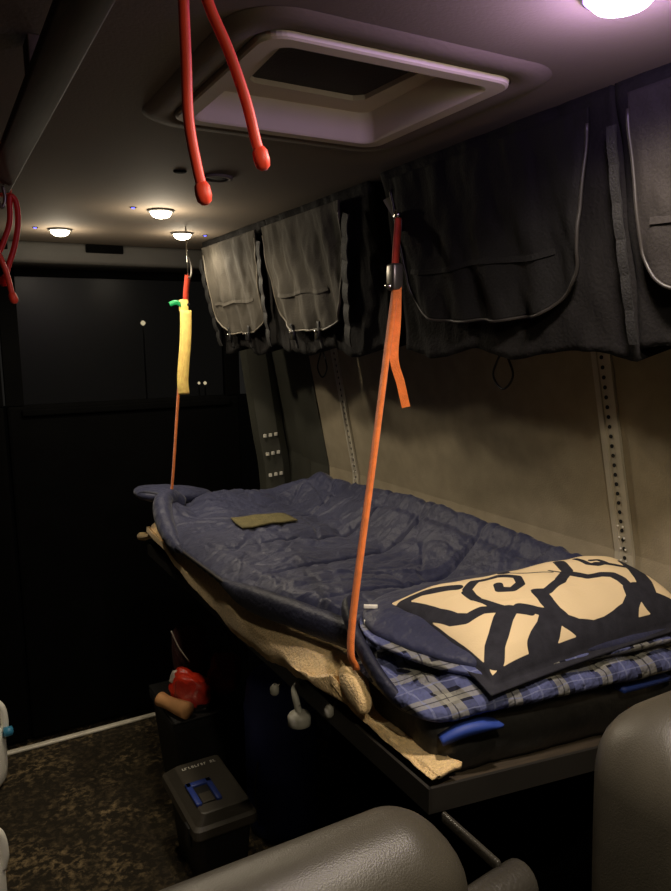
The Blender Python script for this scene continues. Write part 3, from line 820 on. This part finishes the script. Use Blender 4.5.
#INK1
def seg_d(p, a, c):
    ax, ay = a; dx, dy = c[0]-ax, c[1]-ay
    L = dx*dx+dy*dy
    t = 0 if L == 0 else max(0, min(1, ((p[0]-ax)*dx+(p[1]-ay)*dy)/L))
    return math.hypot(p[0]-ax-dx*t, p[1]-ay-dy*t)
NU, NV = 300, 220
b = bmesh.new()
T = [[b.verts.new(pil(i/NU, j/NV, True)) for j in range(NV+1)] for i in range(NU+1)]
Bt = {}
for i in range(0, NU+1):
    for j in range(0, NV+1):
        if i in (0, NU) or j in (0, NV): Bt[i, j] = T[i][j]
for i in range(NU):
    for j in range(NV): b.faces.new((T[i][j], T[i+1][j], T[i+1][j+1], T[i][j+1]))
S = 10
bot = [[T[i][j] if (i in (0, NU) or j in (0, NV)) else b.verts.new(pil(i/NU, j/NV, False)) for j in range(0, NV+1)] for i in range(0, NU+1)]
for i in range(NU):
    for j in range(NV): b.faces.new((bot[i][j], bot[i][j+1], bot[i+1][j+1], bot[i+1][j]))
me = bpy.data.meshes.new('throw_pillow')
b.verts.index_update(); nv_top = (NU+1)*(NV+1)
b.to_mesh(me); b.free()
at = me.attributes.new('ink', 'FLOAT', 'POINT')
SX, SY = .50, .345
def ink_at(u, v):
    P = (u*SX, v*SY); best = 9
    for hw, pts in INK:
        for a, c in zip(pts, pts[1:]):
            d = seg_d(P, (a[0]*SX, a[1]*SY), (c[0]*SX, c[1]*SY))-hw
            if d < best: best = d
    return best
k = 0; vals = [0.0]*len(me.vertices)
for i in range(NU+1):
    for j in range(NV+1):
        u, v = i/NU, j/NV
        d = ink_at(u, v)
        e = min(u*SX-.004, (1-u)*SX, v*SY-.006, (1-v)*SY+.004)-.018
        d = min(d, e)
        vals[k] = min(1, max(0, .5-d/.003)); k += 1
for q in range(k, len(vals)): vals[q] = 1.0
at.data.foreach_set('value', vals)
pill_o = obj('throw_pillow', me, M['pillow'])
tag(pill_o, 'cream throw pillow with bold black scroll lattice print on the sleeping bag', 'pillow')

# ------------------------------------------------------------------ straps
def strap_near():
    t = thing('cam_strap', 'orange cam buckle strap with loose tail holding the near side of the bed', 'strap', (.62, 1.1, .87), 'orange bed suspension straps')
    A, Bq, Cc, D = Vector((.845, 1.238, 1.795)), Vector((.826, 1.22, 1.665)), Vector((.622, 1.063, 1.038)), Vector((.621, 1.045, .972))
    up = Vector((.35, -.9, .1))
    obj('webbing', bm_ribbon(catmull([Bq, Bq.lerp(Cc, .5), Cc, D], 8), .015, .0025, up=Vector((.92, .40, .1))), M['orange'], t)
    obj('upper_webbing', bm_ribbon(catmull([A, A.lerp(Bq, .5)+Vector((-.003, 0, 0)), Bq+Vector((-.002, 0, .03))], 5), .018, .005, up=up), M['redor'], t)
    bk_ = obj('cam_buckle', bm_box(Bq.x-.017, Bq.x+.008, Bq.y-.016, Bq.y+.012, Bq.z-.018, Bq.z+.034, .005), M['zinc'], t)
    obj('buckle_pin', bm_lathe([(.004, -.015), (.004, .015)], Bq+Vector((-.012, -.004, -.010)), 10, axis='x'), M['steel'], bk_)
    pth = catmull([Bq+Vector((-.004, -.010, -.01)), Bq+Vector((-.014, -.022, -.08)), Bq+Vector((-.024, -.028, -.15)), Bq+Vector((-.010, -.030, -.20)), Bq+Vector((.004, -.028, -.248))], 7)
    obj('loose_tail', bm_ribbon(pth, .017, .003, up=Vector((.56, .83, 0))), M['orange'], t, False)
    b = bmesh.new()
    pts = [(.848, 1.30, 1.835), (.855, 1.225, 1.845), (.848, 1.236, 1.765)]
    vs = [b.verts.new(p) for p in pts]; vs2 = [b.verts.new(Vector(p)+Vector((.006, .006, 0))) for p in pts]
    b.faces.new(vs); b.faces.new(vs2[::-1])
    for i in range(3): b.faces.new((vs[i], vs[(i+1) % 3], vs2[(i+1) % 3], vs2[i]))
    obj('anchor_tab', b, M['tabgrey'], t, False)
    obj('anchor_bolt', bm_lathe([(.007, -.008), (.006, .004), (.003, .006)], (A.x-.004, A.y-.004, A.z), 12, axis='x'), M['steel'], t)
strap_near()
def strap_far():
    t = thing('cam_strap', 'strap with green tag and tail painted pale yellow as overlit at the rear corner of the bed', 'strap', (.62, 2.3, .87), 'orange bed suspension straps')
    H = Vector((.722, 2.20, ZC)); A = Vector((.722, 2.20, 1.755)); Bq = Vector((.715, 2.21, 1.665))
    obj('hanger_wire', bm_tube([H, Vector((.722, 2.20, 1.80)), A+Vector((0, 0, -.01))], .0022, 8), M['steel'], t)
    obj('hook', bm_tube(catmull([A+Vector((.004, 0, .055)), A+Vector((.012, 0, .03)), A+Vector((.010, 0, 0)), A+Vector((.002, 0, -.008))], 5), .003, 8), M['zinc'], t)
    obj('upper_webbing', bm_ribbon(catmull([A, A.lerp(Bq, .5)+Vector((-.002, 0, 0)), Bq+Vector((.001, 0, .015))], 5), .018, .005, up=Vector((.35, -.9, .1))), M['redor'], t)
    bk_ = obj('cam_buckle', bm_box(Bq.x-.020, Bq.x+.006, Bq.y-.012, Bq.y+.012, Bq.z-.020, Bq.z+.018, .005), M['yellow'], t)
    obj('buckle_pin', bm_lathe([(.004, -.012), (.004, .012)], Bq+Vector((.004, -.006, .002)), 10, axis='y'), M['hole'], bk_)
    obj('green_tag', bm_ribbon(catmull([Bq+Vector((-.014, -.008, .0)), Bq+Vector((-.034, -.010, .008)), Bq+Vector((-.054, -.010, .002))], 5), .014, .003, up=Vector((0, -1, .2))), M['green'], t)
    pth = catmull([Bq+Vector((-.006, -.016, -.015)), Bq+Vector((-.012, -.020, -.10)), Bq+Vector((-.026, -.02, -.22)), Bq+Vector((-.024, -.018, -.272))], 8)
    obj('loose_tail', bm_ribbon(pth, .034, .004, up=Vector((-.3, -.95, 0))), M['yellow'], t)
    obj('webbing', bm_ribbon(catmull([Bq+Vector((-.004, .004, 0)), Vector((.700, 2.29, 1.36)), Vector((.684, 2.352, 1.06)), Vector((.672, 2.39, .97)), Vector((.655, 2.44, .872))], 8), .011, .003, up=Vector((.9, .3, .2))), M['orange'], t)
strap_far()

# ------------------------------------------------------------------ left ceiling rail and rubber ties
t = thing('ceiling_rail', 'dark brown wooden rail running along the ceiling at the upper left', 'rail', (.135, .55, 1.82))
obj('bar', bm_box(.116, .158, -.5, 1.48, 1.822, 1.834, .003), M['rail'], t)
obj('end_cap', bm_box(.112, .162, 1.47, 1.50, 1.819, 1.837, .004), M['redor'], t)
for yy in (-.3, .95):
    obj('standoff', bm_box(.130, .144, yy-.02, yy+.02, 1.833, ZC-.001, .002), M['rail'], t)
t = thing('bungee_cord', 'flat red strap over the left end of the ceiling rail', 'strap', (.09, 1.3, 1.75))
obj('band', bm_ribbon(catmull([(.100, 1.10, 1.845), (.104, 1.22, 1.815), (.112, 1.36, 1.795), (.122, 1.44, 1.80)], 8), .030, .004, up=Vector((.6, -.5, .6))), M['redor'], t)
obj('hook', bm_tube(catmull([(.140, 1.40, 1.82), (.142, 1.40, 1.80), (.137, 1.40, 1.785), (.130, 1.395, 1.792)], 6), .003, 8), M['zinc'], t)
def tie(label, path, r, bulbs, m, grp='red rubber twist ties hanging from the ceiling'):
    p = catmull(path, 10)
    t = thing('rubber_tie', label, 'rubber tie', p[0], grp)
    obj('tube', bm_tube(p, r, 12), m, t)
    for q, d in bulbs:
        q, d = Vector(q), Vector(d).normalized()
        rot = d.to_track_quat('Z', 'Y').to_matrix().to_4x4()
        b = bm_lathe([(r*.9, -.004), (r*1.45, 0), (r*1.55, r*1.6), (r*1.3, r*2.7), (r*.6, r*3.3)], (0, 0, 0), 14)
        bmesh.ops.transform(b, matrix=Matrix.Translation(q) @ rot, verts=b.verts)
        obj('bulb_tip', b, m, t)
tie('bright red rubber tie with two bulb ends hanging at the top centre', [(.220, .62, 1.680), (.216, .62, 1.697), (.210, .62, 1.736), (.210, .62, 1.783), (.210, .62, 1.83), (.211, .618, 1.868), (.213, .61, 1.889),
    (.215, .602, 1.868), (.223, .60, 1.825), (.240, .60, 1.789), (.254, .60, 1.752), (.262, .60, 1.721), (.266, .60, 1.709)], .0047, [((.2195, .62, 1.683), (.15, 0, -1)), ((.2655, .60, 1.712), (.25, 0, -1))], M['rubber'])
tie('dark red loop of rubber tie hanging from the left rail end', [(.132, 1.40, 1.664), (.140, 1.40, 1.689), (.152, 1.40, 1.723), (.160, 1.40, 1.762), (.159, 1.40, 1.795), (.150, 1.40, 1.803), (.147, 1.40, 1.764), (.137, 1.40, 1.734), (.122, 1.40, 1.705), (.10, 1.40, 1.69)], .0048,
    [((.132, 1.40, 1.667), (-.3, 0, -1))], M['redtie'])
tie('glowing light red rubber tie end crossing in front of the dark red loop', [(.085, 1.34, 1.765), (.108, 1.36, 1.735), (.120, 1.38, 1.712), (.128, 1.38, 1.691), (.135, 1.38, 1.665), (.140, 1.38, 1.632)], .0048, [((.1395, 1.38, 1.637), (.25, 0, -1))], M['rubber'])
# ------------------------------------------------------------------ front seats
def seat(label, x0, x1, y0, y1, ztop, r, lean, arm):
    t = thing('van_seat', label, 'seat', ((x0+x1)/2, (y0+y1)/2, 0), 'grey leather van seats')
    def prof(k, inset=0):
        pass
    # backrest: rounded slab lofted upward, lean = y shift per metre
    b = bmesh.new(); R = []
    zs = [.44+(ztop-.44-r)*i/8 for i in range(9)]+[ztop-r+r*math.sin(a*PI/2/9) for a in range(1, 10)]
    n = 12
    for z in zs:
        dz = max(0, z-(ztop-r))/r; ins = r*(1-math.sqrt(max(0, 1-dz*dz)))
        # thickness also rounds over the top
        h2 = .07; dzz = max(0, z-(ztop-h2))/h2; ins2 = (y1-y0)*.5*(1-math.sqrt(max(0, 1-dzz*dzz)))*.93
        sw = .012*math.sin((z-.44)/(ztop-.44)*PI)
        ya, yb = y0+ins2+lean*(z-1)-sw, y1-ins2+lean*(z-1)
        xa, xb = x0+ins*.95-sw, x1-ins*.95+sw
        ring = [b.verts.new((x, y, z)) for x, y in rsq(xa, xb, ya, yb, min(.055, (yb-ya)*.49, (xb-xa)*.49), n)]
        R.append(ring)
    k = len(R[0])
    for r0, r1 in zip(R, R[1:]):
        for j in range(k): b.faces.new((r0[j], r0[(j+1) % k], r1[(j+1) % k], r1[j]))
    b.faces.new(R[0][::-1]); b.faces.new(R[-1])
    obj('backrest', b, M['leather'], t)
    # piping running over the side of the backrest
    yc = y1-.022
    pth = [(x1+.004-0*z, yc+lean*(z-1), z) for z in (.5, .7, ztop-r*1.2)]+[(x1-r*(1-math.cos(a*PI/2/6))*.95+.002, yc-.015*a/6+lean*(ztop-r-1), ztop-r+r*math.sin(a*PI/2/6)*.96) for a in range(0, 2)]
    obj('piping', bm_tube(catmull(pth, 5), .0045, 8), M['leatherseam'], t)
    c = bm_box(x0+.01, x1-.01, y0-.42, y0+.03, .30, .46, .05, 4); obj('seat_cushion', c, M['leather'], t)
    c = bm_box(x0+.05, x1-.05, y0-.36, y1-.02, .0, .31, .02); obj('pedestal', c, M['crate'], t)
    if arm:
        a = obj('armrest', bm_tube(catmull([(x1-.005, y0+.06, .825), (x1+.05, y0+.07, .835), (x1+.125, y0+.078, .838), (x1+.145, y0+.08, .837)], 8), lambda u: .030*math.sqrt(max(.02, 1-max(0, (u-.82)/.18)**2)), 20), M['blackplastic'], t)
        obj('lever', bm_box(-.004, .004, -.06, .06, -.008, .008, .003, M4=Matrix.Translation((x1+.113, y0+.153, .862))), M['blackplastic'], t)
    return t
seat('grey leather seat back at the bottom centre with a black armrest', .0, .490, .56, .70, 1.012, .075, .05, True)
seat('grey leather seat back at the lower right corner in front of the bed', .685, 1.15, .43, .60, 1.10, .10, .05, False)

# ------------------------------------------------------------------ floor clutter
t = thing('toolbox', 'black plastic toolbox with blue lid handle on the carpet', 'toolbox', (.63, 1.90, 0))
TX0, TX1, TY0, TY1 = .528, .717, 1.755, 2.085
def frust(lv):
    return bm_rings_cap([(rsq(a, b_, c, d, r, 4), z) for a, b_, c, d, r, z in lv])
def bm_rings_cap(levels):
    b = bm_rings(levels); b.verts.ensure_lookup_table(); k = len(levels[0][0]); n = len(levels)
    b.faces.new([b.verts[j] for j in range(k)][::-1]); b.faces.new([b.verts[(n-1)*k+j] for j in range(k)])
    return b
obj('body', frust([(TX0+.035, TX1-.03, TY0+.03, TY1-.03, .015, 0), (TX0+.018, TX1-.015, TY0+.016, TY1-.016, .015, .21)]), M['toolbody'], t, False)
obj('lid', frust([(TX0+.002, TX1-.002, TY0+.002, TY1-.002, .018, .205), (TX0, TX1, TY0, TY1, .02, .21), (TX0+.002, TX1-.002, TY0+.002, TY1-.002, .018, .232), (TX0+.012, TX1-.01, TY0+.012, TY1-.012, .015, .240),
    (TX0+.030, TX1-.018, TY0+.022, TY1-.045, .012, .268), (TX0+.034, TX1-.022, TY0+.026, TY1-.049, .012, .270)]), M['toolbox'], t, False)
hx0, hx1, hy0, hy1 = .556, .632, 1.815, 1.925
b = bm_box(hx0, hx0+.017, hy0, hy1, .268, .278, .003); bm_box(hx1-.017, hx1, hy0, hy1, .268, .278, .003, b=b)
bm_box(hx0, hx1, hy1-.022, hy1, .268, .278, .003, b=b)
hd = obj('handle', b, M['toolblue'], t)
obj('recess', bm_box(hx0+.014, hx1-.014, hy0+.004, hy1-.018, .269, .2715), M['hole'], t, False)
obj('grip', bm_box(hx0+.020, hx1-.020, hy0+.004, hy0+.05, .271, .275, .002), M['toolbox'], hd, False)
for xx in (TX0-.004,):
    obj('latch', bm_box(xx, xx+.01, 1.80, 1.835, .165, .225, .003), M['toolbody'], t, False)
b = bmesh.new()
x = .575
for i, w in enumerate((.011, .008, .008, .008, .009, .007, .007, .008, 0, .008, .008)):   # worn, unreadable italic capitals
    if w:
        sh = Matrix.Translation((x, 2.008, .2712)) @ Matrix.Rotation(-.06, 4, 'Z')
        bm_box(0, .0022, -.006, .006, -.0005, .0006, b=b, M4=sh @ Matrix.Shear('XY', 4, (.0, .0)))
        bm_box(0, w-.002, .004 if i % 2 else -.006, .006 if i % 2 else -.004, -.0005, .0006, b=b, M4=sh)
        if i % 3 == 0: bm_box(w-.004, w-.002, -.006, .006, -.0005, .0006, b=b, M4=sh)
    x += .0098
obj('lettering', b, M['white'], t, False)

t = thing('storage_crate', 'black storage crate behind the toolbox, red packages on top', 'crate', (.76, 2.25, 0))
ZB = .371
b = frust([(.62, .92, 2.14, 2.38, .02, 0), (.592, .94, 2.115, 2.405, .02, .33), (.584, .948, 2.108, 2.412, .02, .335), (.584, .948, 2.108, 2.412, .02, .36)])
obj('bin', b, M['crate'], t, False)
obj('lid', bm_box(.586, .946, 2.108, 2.412, .36, .370, .004), M['crate'], t)
pk = tag(obj('paper_roll', bm_tube(catmull([(.580, 2.235, ZB+.026), (.602, 2.18, ZB+.026), (.634, 2.115, ZB+.025)], 6), lambda u: .024-.003*math.sin(u*5), 14), M['tan']), 'tan rolled paper on the left corner of the black crate', 'roll')
rp = thing('snack_bag', 'bright red shiny plastic package on the black crate', 'package', (.67, 2.21, ZB))
def blob(c, rx, ry, rz, rot, seed, amp=.12, k=36, n=24):
    b = bmesh.new(); bmesh.ops.create_uvsphere(b, u_segments=k, v_segments=n, radius=1)
    for v in b.verts:
        p = v.co.copy(); s = 1+amp*nz(p.x*1.7, p.y*1.7+seed, p.z*1.7)+amp*.5*nz(p.x*4, p.y*4+seed, p.z*4)
        sx = lambda q: math.copysign(abs(q)**.75, q)
        v.co = Vector((sx(p.x)*rx*s, sx(p.y)*ry*s, sx(p.z)*rz*s))
    bmesh.ops.transform(b, matrix=Matrix.Translation(c) @ rot, verts=b.verts)
    return b
def rz_(a, bx=0, cy=0): return Matrix.Rotation(a, 4, 'Z') @ Matrix.Rotation(bx, 4, 'X') @ Matrix.Rotation(cy, 4, 'Y')
obj('wrapper', blob((.668, 2.20, ZB+.058), .040, .072, .052, rz_(.5, .1, .3), 3, .25), M['red'], rp)
obj('foil_window', blob((.640, 2.235, ZB+.082), .017, .026, .026, rz_(.7, .2, .3), 9, .2), M['silver'], rp)
obj('film', blob((.668, 2.165, ZB+.052), .048, .05, .048, rz_(.5, .1, .3), 5, .3), M['film'], rp)
tag(obj('cloth_bag', blob((.806, 2.24, ZB+.060), .055, .085, .05, rz_(-.4), 13, .25), M['darkred']), 'dark red crumpled cloth bag right of the bright red package', 'bag')
mb = thing('clear_pouch', 'dark maroon pouch in clear film standing behind the red package', 'bag', (.72, 2.36, ZB))
obj('pouch', blob((.725, 2.355, ZB+.115), .062, .035, .110, rz_(.1, -.1), 21, .15), M['maroon'], mb)
obj('film_edge', bm_ribbon(catmull([(.652, 2.32, ZB+.215), (.660, 2.305, ZB+.155), (.676, 2.285, ZB+.11), (.70, 2.27, ZB+.10)], 6), .010, .002, up=Vector((0, -1, .3))), M['film'], mb)
obj('film_edge', bm_tube(catmull([(.650, 2.32, ZB+.215), (.668, 2.30, ZB+.16), (.695, 2.275, ZB+.11)], 6), .0022, 6), M['silver'], mb)

# navy barrel under the bed
t = thing('plastic_drum', 'navy blue plastic drum standing on the floor under the bed', 'drum', (.895, 1.985, 0))
obj('shell', bm_lathe([(.09, 0), (.11, .01), (.115, .05), (.115, .2), (.118, .21), (.115, .22), (.115, .40), (.118, .41), (.114, .42), (.105, .49), (.085, .515), (.03, .52)], (.895, 1.985, 0), 36), M['navybarrel'], t)
obj('cap', bm_lathe([(.028, .518), (.028, .545), (.02, .55)], (.93, 2.02, 0), 20), M['crate'], t)
b = bm_tube(catmull([(.79, 1.93, .27), (.775, 1.92, .2), (.78, 1.93, .10), (.80, 1.94, .03)], 6), .0025, 6)
obj('edge_strip', b, M['tabgrey'], t)
# grey leveling knobs under the bed
def knob(label, x, y, zt, r, stem):
    t = obj('clamp_knob', bm_lathe([(.003, 0), (.003, .002)], (x, y, zt+.012), 8), M['zinc'], bed); t['label'] = label
    if stem:
        obj('stem', bm_tube(catmull([(x+.014, y+.030, .850), (x+.004, y+.028, zt+.035), (x-.002, y+.010, zt+.022), (x, y, zt-.004)], 6), .007, 10), M['pvc'], t)
        obj('knob_head', bm_lathe([(r*.4, 0), (r*1.0, -.005), (r*1.15, -.011), (r*1.1, -.019), (r*1.15, -.026), (r*.7, -.031)], (x, y, zt), 20), M['pvc'], t)
    else:
        obj('stem', bm_tube([(x, y, zt), (x+.018, y, zt+.012)], .004, 8), M['zinc'], t)
        obj('knob_head', bm_lathe([(r*.4, .012), (r, .004), (r, -.008), (r*.5, -.014)], (x, y, zt), 16), M['pvc'], t)
knob('large pale knob on a bent stem hanging under the bed rail', .603, 1.245, .806, .021, True)
knob('small pale knob under the bed rail behind the large one', .606, 1.372, .798, .010, False)
knob('small pale knob at the bed rail in front of the large one', .607, 1.125, .862, .009, False)

# jugs at the left edge
def jug(label, x, y, h, r, cap=True):
    t = thing('water_jug', label, 'jug', (x, y, 0), 'white plastic jugs by the left edge')
    P = [(.62, 0), (.84, .03), (.96, .10), (1.0, .22), (1.0, .50), (.96, .62), (.80, .74), (.5, .84), (.30, .89), (.30, .93)]
    obj('body', bm_lathe([(r*a, h*c) for a, c in P], (x, y, 0), 36), M['jug'], t)
    obj('neck_cap', bm_lathe([(r*.34, h*.925), (r*.34, h*.99), (r*.28, h)], (x, y, 0), 24), M['jug'], t)
    obj('handle', bm_tube(catmull([(x+r*.28, y-.01, h*.90), (x+r*.62, y-.02, h*.97), (x+r*.92, y-.025, h*.90), (x+r*.99, y-.025, h*.70), (x+r*.92, y-.02, h*.56)], 7), .013, 12), M['jug'], t)
    if cap: obj('cap', bm_lathe([(.016, -.012), (.017, .004), (.016, .016), (.008, .02)], (x+r*1.03, y-.045, h*.63), 18, axis='x'), M['cap'], t)
jug('white plastic jug with blue side cap at the left edge by the sill', .028, 2.70, .325, .112)
jug('white plastic container low at the left edge, nearest the camera', -.040, 2.0, .30, .115, False)

# far lights outside, seen through the rear glass
for x, y, z, r, m, lab in ((3.122, 9, 1.037, .022, 'faint', 'right of two tiny white lights outside the rear glass'), (3.041, 9, 1.04, .018, 'faint', 'left of two tiny white lights outside the rear glass'),
                          (2.362, 9, 1.801, .03, 'faint', 'single dim lamp outside high in the rear glass')):
    t = thing('distant_lamp', lab, 'lamp', (x, y, -.4), 'far lights outside')
    obj('post', bm_lathe([(.012, -.4), (.008, z-r)], (x, y, 0), 10), M['ground'], t)
    obj('bulb', bm_lathe([(r*.3, -r), (r, -r*.3), (r, r*.3), (r*.3, r)], (x, y, z), 12), M[m], t)

# ------------------------------------------------------------------ camera and world
cam = bpy.data.cameras.new('camera'); co = bpy.data.objects.new('camera', cam); C.objects.link(co)
r = Vector((.8714806, -.49020776, -.01476188)); d = Vector((-.08276713, -.11734013, -.98963675)); f = Vector((.48339545, .86367103, -.14283274))
mw = Matrix((( r.x, -d.x, -f.x, 0), (r.y, -d.y, -f.y, 0), (r.z, -d.z, -f.z, 1.55), (0, 0, 0, 1)))
co.matrix_world = mw
cam.sensor_fit = 'HORIZONTAL'; cam.sensor_width = 36; cam.lens = 725/671*36; cam.clip_start = .02
bpy.context.scene.camera = co
w = bpy.data.worlds.new('night'); bpy.context.scene.world = w; w.use_nodes = True
w.node_tree.nodes['Background'].inputs[0].default_value = (.010, .0092, .008, 1)
w.node_tree.nodes['Background'].inputs[1].default_value = 1.0
vs = bpy.context.scene.view_settings; vs.view_transform = 'Standard'; vs.look = 'None'; vs.exposure = 0
